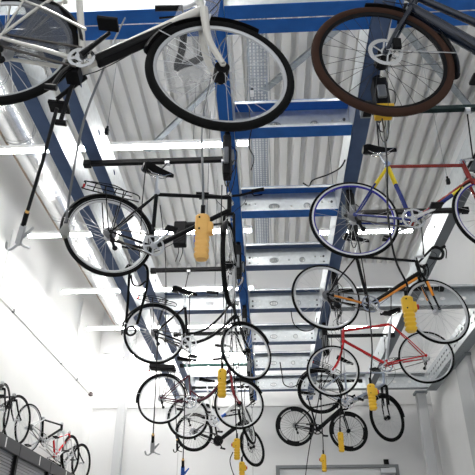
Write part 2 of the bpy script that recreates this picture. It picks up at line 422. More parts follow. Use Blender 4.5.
# ------------------------------------------------------------ bicycles
TR = .34
def wheel(name, root, cx, cz, M, tyre=M_RUB, rim=M_ALU, spoke=M_SPOKE, tr=.019, disc=0, cassette=0, dyn=0, rimd=.017, stripe=False, nsp=28, R=TR, mot=0, track=None):
    """wheel in the xz plane; M applies steering"""
    c = V((cx, 0, cz)); rr = R - 2 * tr
    m = MB(M); m.ring(c, [(rr + .006, -.009), (rr + .006, .009), (rr - .002, .010), (rr - rimd, .005), (rr - rimd, -.005), (rr - .002, -.010)], 60)
    wo = m.build(name, rim, root)
    m = MB(M); k = 10; m.ring(c, [(R - tr + tr * math.cos(2*PI*i/k), tr * math.sin(2*PI*i/k)) for i in range(k)], 72)
    m.build('tyre', tyre, wo)
    if stripe:
        m = MB(M)
        for s_ in (-1, 1):
            y = s_ * tr * .9
            m.ring(c, [(R - 1.62 * tr, y * .80), (R - 1.38 * tr, y * 1.06), (R - 1.36 * tr, y * 1.0), (R - 1.6 * tr, y * .74)], 72)
        m.build('reflective_stripe', M_REFL, wo)
    if track:
        m = MB(M)
        for s_ in (-1, 1): m.ring(c, [(rr - .009, s_ * .0095), (rr + .004, s_ * .0098), (rr + .004, s_ * .0110), (rr - .009, s_ * .0106)], 60)
        m.build('brake_track', track, wo)
    m = MB(M); hr = .036 if mot else .022; hw = .034
    for i in range(nsp):
        a = 2 * PI * i / nsp; s_ = 1 if i % 2 else -1; cr = .5 * (1 if (i // 2) % 2 else -1)
        m.tube([c + V((hr * math.cos(a + cr), s_ * hw, hr * math.sin(a + cr))), c + V(((rr - rimd + .004) * math.cos(a), 0, (rr - rimd + .004) * math.sin(a)))], .0014, 4)
    m.build('spokes', spoke, wo)
    m = MB(M); q = [(0, -.06), (.008, -.06), (.008, -hw-.004), (hr + .008, -hw-.004), (hr + .008, -hw + .002), (.014, -hw + .008), (.014, hw - .008), (hr + .008, hw - .002), (hr + .008, hw+.004), (.008, hw+.004), (.008, .06), (0, .06)]
    if dyn: q = [(0, -.06), (.008, -.06), (.008, -hw-.004), (hr + .012, -hw-.004), (.034, -hw + .01), (.034, hw - .01), (hr + .012, hw+.004), (.008, hw+.004), (.008, .06), (0, .06)]
    m.ring(c, q, 20); m.build('hub', M_BLACK if spoke is M_SPOKEB or dyn else M_ALU, wo)
    if disc:
        m = MB(M); y = disc * .046
        m.ring(c, [(.062, y - .001), (.082, y - .001), (.082, y + .001), (.062, y + .001)], 40)
        for i in range(6):
            a = 2 * PI * i / 6; m.bar(c + V((.018 * math.cos(a), y, .018 * math.sin(a))), c + V((.066 * math.cos(a + .5), y, .066 * math.sin(a + .5))), .008, .002, up=(0, 1, 0))
        m.ring(c, [(.0, y - .006), (.024, y - .006), (.024, y + .002), (0, y + .002)], 16)
        m.build('brake_disc', M_CHR, wo)
    if cassette:
        m = MB(M)
        for i in range(7): m.ring(c, [(.0, -.04 - .0035 * i), (.05 - .004 * i, -.04 - .0035 * i), (.05 - .004 * i, -.042 - .0035 * i), (0, -.042 - .0035 * i)], 22)
        m.build('cassette', mat('cassette_steel', (.25, .25, .26), .35, metal=.8), wo)
    return wo

def saddle(root, x, z, m_=M_BLACK, post_from=None, s=1.0, sporty=False):
    secs = []
    for i in range(13):
        t = i / 12; xx = (-.13 + .27 * t) * s
        wd = (.072 * (1 - t) ** 1.1 + .018) if not sporty else (.062 * max(0, 1 - 1.35 * t) + .018)
        if i == 0: wd *= .55
        if i == 1: wd *= .88
        if i == 12: wd *= .5
        zt = .018 + .018 * (1 - t) ** 2; dr = .03 + .02 * (1 - t)
        wd *= s
        secs.append([(x + xx, wd * math.cos(a), z + zt + (.012 if math.sin(a) > 0 else dr) * math.sin(a) * (1 if math.sin(a) > 0 else .8)) for a in [2*PI*k/12 for k in range(12)]])
    o = MB().loft(secs).build('saddle', m_, root)
    r = MB()
    for y in (-.022, .022): r.tube([(x - .09, y, z), (x - .05, y, z - .028), (x + .05, y, z - .028), (x + .11, y, z + .01)], .0035, 6)
    r.build('saddle_rails', M_CHR, o)
    return o

def bike(label, Rw, Fw, J, steer=0., bars='flat', frame_m=M_BLACK, fork_m=None, tyre=M_RUB, rim=M_ALU, spoke=M_SPOKE, tr=.019, step=None,
         guards=None, rack=None, saddle_m=M_BLACK, disc=0, crank=.6, chainguard=None, light=True, stand=False, dt=.018, tt=.014, stripe=False,
         battery=False, name='bicycle', group='bicycles hanging from the ceiling hoists', tint=None, rimd=.013, barm=None, forkr=.0135, basket=False, noF=False, motor=False, curvefork=True,
         ring_m=M_ALU, post_m=M_ALU, stays_m=None, grips=None, no_rw=False, mini=False, fa=(.55, 2.85), track=None, lean=0., ringr=.088, arm_m=None, nobar=False, nosad=False, saddle_s=1., bar_h=None, coat=False, tube_m=None):
    Rw, Fw = V(Rw), V(Fw); xa = (Fw - Rw).normalized(); wb = (Fw - Rw).length
    ya = V((0, 0, 1)).cross(xa).normalized(); za = xa.cross(ya)
    if lean:
        q = Matrix.Rotation(lean, 3, xa); ya = q @ ya; za = q @ za
    org = Rw - za * TR
    M4 = Matrix(((xa.x, ya.x, za.x, org.x), (xa.y, ya.y, za.y, org.y), (xa.z, ya.z, za.z, org.z), (0, 0, 0, 1)))
    root = thing(name, label, 'bicycle', group=group, M=M4)
    Z = TR
    def P(k, y=0.): return V((J[k][0], y, J[k][1] + Z))
    BB, ST, SAD, HB, HT = P('BB'), P('ST'), P('SAD'), P('HB'), P('HT')
    RH, FH = V((0, 0, Z)), V((wb, 0, Z)); fork_m = fork_m or frame_m; stays_m = stays_m or frame_m
    ax = (HT - HB).normalized()
    S = Matrix.Translation(HB) @ Matrix.Rotation(steer, 4, ax) @ Matrix.Translation(-HB)
    # frame
    m = MB(); m.tube([ST + (SAD - ST) * .02, BB], .0165, 10); m.tube([HB - ax * .01, HT + ax * .01], .020, 12)
    if step == 'dutch':     # two swept parallel low tubes
        a = HB + ax * .03; m.tube(bez(a, a + V((-.12, 0, -.16)), BB + V((.28, 0, .10)), BB + V((.01, 0, .02)), 14), .0165, 10)
        a = HT - ax * .02; b = BB + (ST - BB) * .28; m.tube(bez(a, a + V((-.10, 0, -.18)), b + V((.26, 0, .05)), b, 14), .013, 10)
    elif step == 'low':
        a = (HB + HT) / 2; m.tube(bez(a, a + V((-.13, 0, -.24)), BB + V((.26, 0, .04)), BB + V((.04, 0, .035)), 14), dt * 1.15, 10, flat=1.)
        m.tube(bez(BB + V((.20, 0, .09)), BB + V((.10, 0, .07)), BB + (ST - BB) * .35 + V((.08, 0, -.02)), BB + (ST - BB) * .45, 8), .012, 8)
    elif step == 'aero':
        m.tube([HB + ax * .02, BB], dt * 1.3, 12, flat=.6); m.tube([HT - ax * .02, ST], tt, 10)
    else:
        m.tube([HB + ax * .025, BB], dt, 12); m.tube([HT - ax * .025, ST - (ST - BB).normalized() * .015], tt, 10)
    m.ring(BB, [(.0, -.036), (.022, -.036), (.022, .036), (0, .036)], 14)
    fo = m.build('frame', frame_m, root)
    m = MB()
    for s_ in (-1, 1):
        m.tube([ST + V((0, s_ * .012, -.02)), V((ST.x * .45, s_ * .045, Z + (ST.z - Z) * .45)), V((0, s_ * .062, Z))], [.008, .0075, .007], 8)
        m.tube([BB + V((0, s_ * .03, 0)), V((BB.x * .55, s_ * .045, Z + (BB.z - Z) * .5)), V((0, s_ * .062, Z))], [.011, .01, .008], 8)
        m.ring((0, s_ * .062, Z), [(0, -.004), (.018, -.004), (.018, .004), (0, .004)], 10)
    m.tube([V((-.0, 0, 0)) + BB + V((-.07, -.035, 0)), BB + V((-.07, .035, 0))], .007, 6)
    m.build('stays', stays_m, fo)
    if battery:
        d = (BB - HB).normalized(); a = HB + d * .12; b = BB - d * .10; up = d.cross(V((0, 1, 0))); up = up if up.z < 0 else -up
        m = MB(); m.bar(a + up * .005, b + up * .005, .062, .058, up=up); m.build('battery', M_BLACK, fo, False, .012)
    # seatpost
    m = MB(); m.tube([ST - (SAD - ST).normalized() * .02, SAD - V((0, 0, .03))], .0128, 10); m.ring(ST, [(0, -.022), (.024, -.022), (.024, .022), (0, .022)], 10)
    m.build('seatpost', post_m, root)
    if not nosad: saddle(root, SAD.x, SAD.z, saddle_m, s=saddle_s, sporty=(bars == 'drop'))
    # fork
    m = MB(S); fd = FH - HB
    for s_ in (-1, 1):
        cr = HB + V((0, s_ * .04, -.015))
        mid = HB + fd * .6 + (V((-.03, 0, .0)) if curvefork else V((0, 0, 0))) + V((0, s_ * .05, 0))
        m.tube(smooth_pts([cr, mid, FH + V((0, s_ * .055, 0))], 6), [forkr * (1 - .37 * i / 12) for i in range(13)], 8)
        m.ring(FH + V((0, s_ * .055, 0)), [(0, -.005), (.014, -.005), (.014, .005), (0, .005)], 10)
    m.tube([HB + V((0, -.045, -.012)), HB + V((0, .045, -.012))], .016, 10)
    if motor is 'susp' or motor == 'susp':
        for s_ in (-1, 1): m.tube([HB + V((0, s_ * .052, -.02)), HB + fd * .62 + V((0, s_ * .055, 0))], .019, 10)
    frk = m.build('fork', fork_m, root)
    # wheels
    if not no_rw: wheel('rear_wheel', root, 0, Z, None, tyre, rim, spoke, tr, disc=disc, cassette=1, stripe=stripe, rimd=rimd, mot=motor == 'hub', track=track)
    if not noF: wheel('front_wheel', root, wb, Z, S, tyre, rim, spoke, tr, disc=disc, stripe=stripe, rimd=rimd, dyn=1 if guards else 0, track=track)
    # handlebar
    h = HT + ax * (bar_h if bar_h is not None else (.03 if bars == 'drop' else .10))
    if nobar: h = HT + ax * .02
    m = MB(S); m.tube([HT, h], .014, 10)
    sl = {'flat': .07, 'city': .05, 'drop': .10}[bars]; cl = h + V((sl, 0, .012)); m.tube([h - V((.0, 0, .01)), cl if not nobar else h + V((.03, 0, 0))], .0145, 10); m.ring(HT, [(0, -.018), (.024, -.018), (.024, .018), (0, .018)], 10)
    m.build('stem', post_m, root)
    m = MB(S); gs = []; ls = []
    for s_ in (-1, 1):
        g = MB(S); lv = MB(S); gs.append(g); ls.append(lv)
        if bars == 'flat':
            e = cl + V((-.05, s_ * .30, .015)); m.tube([cl, cl + V((0, s_ * .08, 0)), e], .0115, 8); ga = cl + V((-.035, s_ * .19, .01)); g.tube([ga, e], .017, 10)
            lv.tube([ga + V((.01, 0, -.01)), ga + V((.04, s_ * .015, -.02)), e + V((.04, -s_ * .02, -.03))], .006, 6)
        elif bars == 'city':
            e = cl + V((-.22, s_ * .27, .01)); pts = bez(cl, cl + V((.06, s_ * .20, .05)), cl + V((-.02, s_ * .27, .05)), e, 10); m.tube(pts, .0115, 8)
            ga = pts[7]; g.tube([ga, e], .017, 10); lv.tube([ga + V((.0, 0, -.012)), ga + V((.01, s_ * .03, -.025)), e + V((.03, s_ * .03, -.035))], .006, 6)
        else:
            y = s_ * .20
            pts = [cl, cl + V((0, y * .9, 0)), cl + V((.03, y, .005)), cl + V((.085, y, -.01)), cl + V((.10, y, -.06)), cl + V((.07, y, -.115)), cl + V((.0, y * 1.03, -.13)), cl + V((-.06, y * 1.05, -.13))]
            m.tube(pts[:3], .0115, 8); g.tube(smooth_pts(pts[1:], 4), .0155, 10)
            hb_ = cl + V((.095, y, -.005)); lv.tube([hb_ + V((-.02, 0, .0)), hb_ + V((.035, 0, .035))], .016, 8); lv.tube(smooth_pts([hb_ + V((.03, 0, .03)), hb_ + V((.045, 0, -.02)), hb_ + V((.03, 0, -.10))], 4), .006, 6)
    if nobar: m = MB(S); m.tube([HT, HT + ax * .02], .012, 8); gs = []; ls = []
    ho = m.build('handlebar', barm or (M_ALU if bars == 'city' else M_BLACK), root)
    for g in gs: g.build('grip', grips or M_PLAS, ho)
    for lv in ls: lv.build('brake_lever', M_PLAS, ho)
    # brake cables
    m = MB(S)
    for s_, (q, o_) in ((-1, (.16, .05)), (1, (.12, -.03))):
        m.tube(bez(cl + V((0, s_ * .14, -.01)), cl + V((q, s_ * .12, -.02)), HB + V((q * .8, s_ * .05, .15)), HB + V((.03, s_ * .02, .0)), 10), .0026, 5)
    if not nobar: m.build('brake_cables', M_CABLE, ho)
    # rim brakes
    if not disc:
        m = MB(S); cb = HB + V((.02, 0, -.05))
        for s_ in (-1, 1): m.tube([HB + V((.025, 0, -.015)), HB + V((.035, s_ * .035, -.04)), HB + V((.03, s_ * .022, -.075))], .006, 6)
        m.build('front_brake', M_ALU, root)
    else:
        m = MB(S); c_ = FH + V((-.055, disc * .05, .05)); m.box(tuple(c_ - V((.02, .014, .03))), tuple(c_ + V((.02, .014, .03)))); m.build('brake_caliper', M_BLACK, root, False, .004)
    # crankset
    m = MB(); cr = BB + V((0, -.05, 0)); rr_ = ringr
    m.ring(cr, [(rr_ - .016, -.002), (rr_, -.002), (rr_, .002), (rr_ - .016, .002)], 40)
    for i in range(5):
        a = 2 * PI * i / 5 + crank; m.bar(cr, cr + V(((rr_ - .01) * math.cos(a), 0, (rr_ - .01) * math.sin(a))), .014, .005, up=(0, 1, 0))
    m.ring(cr, [(0, -.006), (.028, -.006), (.028, .006), (0, .006)], 16)
    co = m.build('crankset', ring_m, root)
    for s_ in (-1, 1):
        a = crank if s_ < 0 else crank + PI; b0 = BB + V((0, s_ * .065, 0)); b1 = BB + V((.17 * math.cos(a), s_ * .08, .17 * math.sin(a)))
        MB().tube([b0, (b0 + b1) / 2, b1], [.014, .011, .010], 8).build('crank_arm', arm_m or ring_m, co)
        q = MB(); pc = b1 + V((0, s_ * .05, 0)); q.box(tuple(pc - V((.045, .035, .009))), tuple(pc + V((.045, .035, .009)))); q.cyl(b1, pc, .006, 6)
        q.build('pedal', M_PLAS, co, False, .004)
    # chain
    m = MB(); yy = -.05
    for s_ in (-1, 1): m.bar(cr + V((-.01, 0, s_ * rr_)), V((0, yy, Z + s_ * .036)), .006, .009)
    ch = m.build('chain', mat('chain_steel', (.12, .11, .10), .4, metal=.7), root)
    if chainguard:
        m = MB(); n_ = 16; pts = []
        for i in range(n_ + 1):
            a = -PI / 2 + PI * i / n_; pts.append((BB.x + .105 * math.cos(a), BB.z + .105 * math.sin(a)))
        for i in range(n_ + 1):
            a = PI / 2 + PI * i / n_; pts.append((.02 + .05 * math.cos(a), Z + .05 * math.sin(a)))
        k = len(pts); m.add([(x, -.072, z) for x, z in pts] + [(x, -.055, z) for x, z in pts],
                           [tuple(range(k)), tuple(range(2*k-1, k-1, -1))] + [(i, (i+1) % k, k + (i+1) % k, k + i) for i in range(k)])
        m.build('chain_guard', chainguard, root, False)
    elif not mini:
        m = MB(); m.tube([(0, -.055, Z - .02), (.015, -.062, Z - .06)], .011, 8); m.bar((.012, -.055, Z - .05), (.045, -.055, Z - .13), .012, .018)
        m.ring((.02, -.055, Z - .065), [(0, -.004), (.02, -.004), (.02, .004), (0, .004)], 12); m.ring((.045, -.055, Z - .125), [(0, -.004), (.02, -.004), (.02, .004), (0, .004)], 12)
        m.build('derailleur', M_PLAS, root)
    # mudguards
    if guards:
        for (cx, M_, a0, a1, nm) in ((0, None, .25, 3.35, 'rear_mudguard'), (wb, S, fa[0], fa[1], 'front_mudguard')):
            if nm.startswith('front') and noF: continue
            m = MB(M_); r0 = TR + .012; w2 = .027
            m.ring((cx, 0, Z), [(r0 - .006, -w2), (r0 + .008, -w2 * .6), (r0 + .012, 0), (r0 + .008, w2 * .6), (r0 - .006, w2), (r0 + .005, w2 * .6), (r0 + .009, 0), (r0 + .005, -w2 * .6)], 30, a0=a0, a1=a1)
            g_ = m.build(nm, guards, root)
            m = MB(M_); aa = a1 - .35
            for s_ in (-1, 1): m.tube([(cx, s_ * .06, Z), (cx + r0 * math.cos(aa), s_ * w2, Z + r0 * math.sin(aa))], .0025, 5)
            m.build('mudguard_stay', M_SPOKE, g_)
    if coat:
        m = MB(); pts = [(-.02, .05), (.04, .30), (.20, .26), (.30, .10), (.33, .0), (.2, -.02), (.05, 0)]
        for s_ in (-1, 1):
            k = len(pts); m.add([(x, s_ * .045, Z + z) for x, z in pts] + [(x, s_ * .042, Z + z) for x, z in pts],
                                [tuple(range(k)), tuple(range(2*k-1, k-1, -1))] + [(i, (i+1) % k, k + (i+1) % k, k + i) for i in range(k)])
        m.build('coat_guard', mat('smoky_plastic', (.12, .13, .15), .25, alpha=.45), root, False)
        MB().tube(smooth_pts([(.02, -.052, Z + .27), (.16, -.052, Z + .22), (.36, -.052, Z + .12)], 4), .006, 8).build('guard_rail', frame_m, root)
    if rack:
        m = MB(); zt = Z + TR + .055; xb = -.22; xf = .14
        for s_ in (-1, 1):
            m.tube(smooth_pts([(xf + .06, s_ * .02, zt - .02), (xf, s_ * .05, zt), (xb, s_ * .055, zt), (xb - .015, s_ * .03, zt)], 4), .0052, 6)
            m.tube([(-.02, s_ * .066, Z), (-.09, s_ * .06, zt)], .0048, 6); m.tube([(.01, s_ * .066, Z), (.06, s_ * .06, zt)], .0048, 6)
        m.tube([(xb - .015, -.03, zt), (xb - .015, .03, zt)], .0052, 6)
        for x in (-.16, -.08, 0, .08): m.tube([(x, -.053, zt), (x, .053, zt)], .0045, 6)
        m.tube([(xb, 0, zt), (xf, 0, zt)], .0045, 6); m.tube(smooth_pts([(-.2, -.035, zt + .02), (-.02, -.04, zt + .035), (.1, 0, zt + .03)], 4), .004, 6)
        ro = m.build('rack', rack, root)
        q = MB(); q.box((xb - .03, -.015, zt - .022), (xb - .014, .015, zt + .002)); q.build('rear_light', M_RED, ro, False, .004)
        if basket:
            q = MB(); q.box((-.24, -.075, zt + .012), (.13, .075, zt + .075)); q.build('battery_pack', M_BLACK, ro, False, .012)
    if light:
        m = MB(S); c_ = HT + V((.06, 0, -.03)); m.ring((0, 0, 0), [(0, 0), (.018, 0), (.03, .04), (0, .045)], 14, axis='x'); 
        m2 = MB(S); m2.ring(tuple(c_), [(0, -.03), (.02, -.03), (.03, .02), (0, .028)], 14, axis='x'); m2.build('front_light', M_CHR, root)
    if stand:
        m = MB()
        if stand == 'double':
            for s_ in (-1, 1):
                m.tube(smooth_pts([BB + V((-.03, s_ * .03, -.03)), BB + V((-.05, s_ * .07, -.12)), BB + V((-.06, s_ * .10, -.24))], 3), .010, 8); m.tube([BB + V((-.085, s_ * .11, -.245)), BB + V((-.035, s_ * .11, -.245))], .014, 8)
            m.box(tuple(BB + V((-.06, -.04, -.08))), tuple(BB + V((.0, .04, -.03))))
        else: m.tube([BB + V((-.06, .05, -.01)), V((.12, .07, Z - .03))], .008, 8)
        m.build('kickstand', M_BLACK, root)
    if not mini:
        m = MB(); m.tube(smooth_pts([HB + V((0, .018, .06)), HB + (BB - HB) * .5 + V((0, .024, -.02)), BB + V((0, .03, -.03)), V((BB.x * .5, .05, Z - .01)), V((.02, .062, Z))], 4), .0025, 5)
        m.build('gear_cable', M_CABLE, fo)
        if J.get('BOT'):
            pass
    return root, M4, SAD, S @ cl

def bands(root, J, spec, m_, name, r):
    """painted bands on a tube: spec (from, to, t0, t1)"""
    a, b, t0, t1 = spec; A = V((J[a][0], 0, J[a][1] + TR)); B = V((J[b][0], 0, J[b][1] + TR))
    return MB().tube([A + (B - A) * t0, A + (B - A) * t1], r, 12).build(name, m_, root)

W_CREAM = mat('cream_white_paint', (.72, .70, .64), .3, coat=.5)
NAVY = mat('dark_navy_paint', (.008, .014, .03), .25, coat=.5)
BIKES = {}
J = dict(BB=(.379,-.053), ST=(.229,.50), SAD=(.17,.68), HB=(.862,.375), HT=(.795,.57))
BIKES['white'] = bike('large cream white city bicycle with black battery panel hanging at the upper left', (-1.154,1.863,3.708), (-.174,1.969,3.611), J, steer=.12, bars='city', frame_m=W_CREAM,
    tr=.020, fa=(1.15, 3.0), guards=M_PLAS, rack=W_CREAM, rim=M_RIM, stand='double', dt=.026, crank=.95, coat=True, motor='hub', ring_m=M_CHR, rimd=.012, ringr=.06, forkr=.021, arm_m=M_BLACK)
r0 = BIKES['white'][0]
MB().bar(V((.43, -.004, .316)), V((.74, -.004, .592)), .056, .044, up=(-.66, 0, .75)).build('battery_panel', M_BLACK, r0, False, .010)
J = dict(BB=(.48,-.071), ST=(.36,.10), SAD=(.24,.62), HB=(.975,.335), HT=(.905,.47))
BIKES['navy'] = bike('dark navy bicycle with brown tyres and silver front brake disc at the upper right', (1.702,2.132,3.712), (.577,2.054,3.749), J, steer=.06, frame_m=NAVY, tyre=M_RUBBR, rim=M_BLACK, spoke=M_SPOKEB,
    tr=.020, fa=(1.4, 3.35), guards=M_BLACK, disc=1, dt=.034, tt=.020, light=True, curvefork=False, ring_m=M_BLACK)
J = dict(BB=(.337,-.027), ST=(.336,.491), SAD=(.329,.69), HB=(.985,.48), HT=(.985,.66))
BIKES['black_city'] = bike('black city bicycle with rear rack and front wheel turned edge-on', (-1.165,3.87,3.91), (-.261,4.35,3.90), J, steer=1.0, bars='flat', frame_m=M_BLACK,
    tr=.019, guards=M_PLAS, rack=M_BLACK, rim=M_RIM, stripe=True, crank=.9, tt=.016, dt=.021, stand=True, bar_h=.03)
J = dict(BB=(.384,-.056), ST=(.298,.40), SAD=(.268,.556), HB=(.91,.387), HT=(.85,.60))
BIKES['dutch'] = bike('black Dutch step-through bicycle with swept double low tubes and black saddle', (-1.219,6.176,4.021), (-.225,6.56,3.946), J, steer=.25, bars='city', frame_m=M_BLACK, step='dutch',
    tr=.015, guards=M_PLAS, rack=M_BLACK, rim=M_RIM, crank=-1.35, stand=True, chainguard=None, saddle_s=1.1, bar_h=.14)
J = dict(BB=(.406,-.029), ST=(.33,.372), SAD=(.27,.56), HB=(.921,.365), HT=(.85,.577))
MAR = mat('dark_maroon_paint', (.06, .008, .018), .25, coat=.6)
BIKES['maroon'] = bike('dark maroon step-through bicycle with black battery pack on the rear rack', (-1.454,8.221,3.875), (-.395,8.209,3.789), J, steer=.15, bars='city', frame_m=MAR, step='low', dt=.02,
    tr=.016, guards=M_PLAS, rack=M_BLACK, rim=M_RIM, crank=-2.3, basket=True, ring_m=M_CHR, fork_m=mat('red_fork_paint', (.25, .015, .02), .3))
J = dict(BB=(.432,-.022), ST=(.30,.42), SAD=(.25,.643), HB=(.842,.351), HT=(.78,.512))
WB = mat('glossy_white_paint', (.80, .80, .80), .25, coat=.5)
BIKES['whiteblue'] = bike('white sports bicycle with a blue patch behind the maroon step-through', (-1.317,9.984,4.045), (-.359,10.184,3.984), J, steer=1.1, bars='flat', frame_m=WB, dt=.03, tt=.018,
    tr=.022, rim=M_RIM, crank=2.4, guards=M_ALU, light=False)
bands(BIKES['whiteblue'][0], J, ('BB', 'HB', .12, .42), M_BLU, 'blue_patch', .032)
J = dict(BB=(.458,-.049), ST=(.28,.34), SAD=(.22,.50), HB=(.86,.424), HT=(.79,.571))
BIKES['ebike'] = bike('black electric bicycle with mid motor and thick battery tube, lowest on the left', (-1.348,11.125,4.074), (-.294,11.315,3.84), J, steer=.75, bars='flat', frame_m=M_BLACK, dt=.032,
    tr=.022, rim=M_BLACK, spoke=M_SPOKEB, disc=1, battery=True, crank=-.9, motor='susp', ring_m=M_BLACK, light=False)
MB().ring((.458, 0, .291), [(0, -.05), (.075, -.05), (.085, -.03), (.085, .03), (.075, .05), (0, .05)], 24).build('mid_motor', M_PLAS, BIKES['ebike'][0])
J = dict(BB=(.431,-.044), ST=(.326,.494), SAD=(.285,.63), HB=(.936,.264), HT=(.93,.488))
J['HB'] = (.955, .30); J['HT'] = (.925, .488)
DRED = mat('dark_red_paint', (.27, .022, .015), .25, coat=.6); DBL = mat('deep_blue_paint', (.015, .03, .20), .25, coat=.6)
BIKES['vintage'] = bike('vintage road bicycle with red top tube, yellow bands and blue rims at the right edge', (.683,3.915,4.026), (1.763,3.95,4.059), J, steer=.05, bars='drop', frame_m=DRED,
    stays_m=DBL, fork_m=DRED, tr=.013, rim=M_RIMB, track=M_REFL, crank=.35, light=False, dt=.0165, tt=.0145, rimd=.019, ring_m=M_CHR, post_m=M_CHR, grips=mat('white_bar_tape', (.75, .75, .75), .6))
YB_ = mat('yellow_paint', (.80, .62, .02), .3)
r_ = BIKES['vintage'][0]
bands(r_, J, ('ST', 'BB', .05, .36), YB_, 'yellow_band', .0180); bands(r_, J, ('ST', 'BB', .36, .98), DBL, 'blue_band', .0178)
bands(r_, J, ('HB', 'BB', .16, .34), YB_, 'yellow_band', .0180); bands(r_, J, ('HB', 'BB', .34, .97), DBL, 'blue_band', .0178)
for s_ in (-1, 1):
    A = V((.326, s_ * .012, .814)); B_ = V((.147, s_ * .045, .562)); MB().tube([A + (B_ - A) * .08, A + (B_ - A) * .72], .0095, 8).build('yellow_band', YB_, r_)
J = dict(BB=(.426,-.038), ST=(.326,.506), SAD=(.336,.68), HB=(.995,.377), HT=(.965,.555))
ORG = mat('orange_paint', (.75, .26, .02), .3, coat=.5)
BIKES['racer'] = bike('black and orange racing bicycle with black drop handlebar', (.574,5.286,4.013), (1.667,5.547,3.958), J, steer=.0, bars='drop', frame_m=M_BLACK, tr=.013,
    rim=M_RIM, crank=-.75, light=False, dt=.024, tt=.014, rimd=.016, ring_m=M_CHR, curvefork=False)
r_ = BIKES['racer'][0]
def strip_on(root, a, b, off, r, m_, name):
    a, b = V(a), V(b); d = (b - a).normalized(); n_ = d.cross(V((0, 1, 0))); n_ = n_ if n_.z < 0 else -n_
    return MB().tube([a + n_ * off + V((0, -.008, 0)), b + n_ * off + V((0, -.008, 0))], r, 8).build(name, m_, root)
strip_on(r_, (.94, 0, .68), (.50, 0, .36), .013, .015, ORG, 'orange_stripe')
strip_on(r_, (.33, -.042, .305), (.06, -.058, .335), .003, .0105, ORG, 'orange_chainstay_stripe')
for s_ in (-1, 1): MB().tube([(1.03, s_ * .056, .62), (1.075, s_ * .058, .47)], .0135, 8).build('orange_fork_stripe', ORG, r_)
J = dict(BB=(.50,-.013), ST=(.335,.52), SAD=(.304,.655), HB=(.985,.363), HT=(.956,.544))
RED = mat('bright_red_paint', (.55, .012, .015), .25, coat=.6)
BIKES['red'] = bike('bright red bicycle facing left with curved fork', (1.995,7.43,4.138), (.845,7.655,4.049), J, steer=.1, bars='flat', frame_m=RED, tr=.015, rim=M_RIM, crank=2.6, light=False,
    dt=.019, tt=.019, ring_m=M_CHR)
bands(r_ if False else BIKES['red'][0], J, ('ST', 'BB', .08, .9), mat('silver_grey_paint', (.45, .47, .5), .3, metal=.4), 'silver_seat_tube_band', .0178)
J = dict(BB=(.443,-.01), ST=(.25,.42), SAD=(.20,.58), HB=(.87,.455), HT=(.79,.66))
BIKES['lilac'] = bike('grey-blue trekking bicycle with black mudguards behind the red bicycle', (.783,9.073,4.198), (1.74,9.124,3.798), J, steer=.55, bars='flat', frame_m=mat('grey_blue_paint', (.30, .34, .42), .3, metal=.4),
    fork_m=M_BLACK, tr=.020, rim=M_BLACK, guards=M_PLAS, crank=.5, dt=.022, rack=M_BLACK, motor='susp', ring_m=M_CHR)
J = dict(BB=(.384,-.033), ST=(.273,.337), SAD=(.206,.58), HB=(.822,.36), HT=(.79,.51))
BIKES['road'] = bike('small black aero road bicycle with deep rims, lowest in the right row', (.454,10.753,4.073), (1.38,10.844,3.998), J, steer=.0, bars='drop', frame_m=M_BLACK, step='aero', dt=.026,
    tr=.014, rim=M_BLACK, spoke=M_SPOKEB, rimd=.055, crank=-.75, light=False, ring_m=M_BLACK, post_m=M_BLACK, curvefork=False)

MARK = mat('rim_mark_grey', (.5, .5, .5), .5)
for cx in (0, 1):
    wx = .93 * cx; nm = [o for o in BIKES['road'][0].children if o.name.startswith('front_wheel' if cx else 'rear_wheel')][0]
    for k in range(4):
        m = MB(); m.ring((wx, -.0115, TR), [(.268, -.002), (.290, -.002), (.290, .002), (.268, .002)], 10, a0=k * PI / 2 + .3, a1=k * PI / 2 + 1.1)
        m.build('rim_decal', MARK, nm)
# ------------------------------------------------------------ bicycles stored on the cabinet by the left wall
SG = 'bicycles stored on top of the cabinets'
ZS = 3.3; XS = -3.47
Js = dict(BB=(.42,-.05), ST=(.30,.40), SAD=(.27,.50), HB=(.90,.36), HT=(.85,.50))
def shelf_bike(label, y_front, x=XS, fm=M_BLACK, dx=.03, **k):
    return bike(label, (x - dx, y_front - 1.03, ZS + TR), (x, y_front, ZS + TR), k.pop('J', Js), group=SG, mini=True, nobar=True, nosad=True, light=False, frame_m=fm, tr=k.pop('tr', .012), **k)
Jl = dict(BB=(.42,-.05), ST=(.30,.12), SAD=(.30,.14), HB=(.88,.24), HT=(.86,.30))

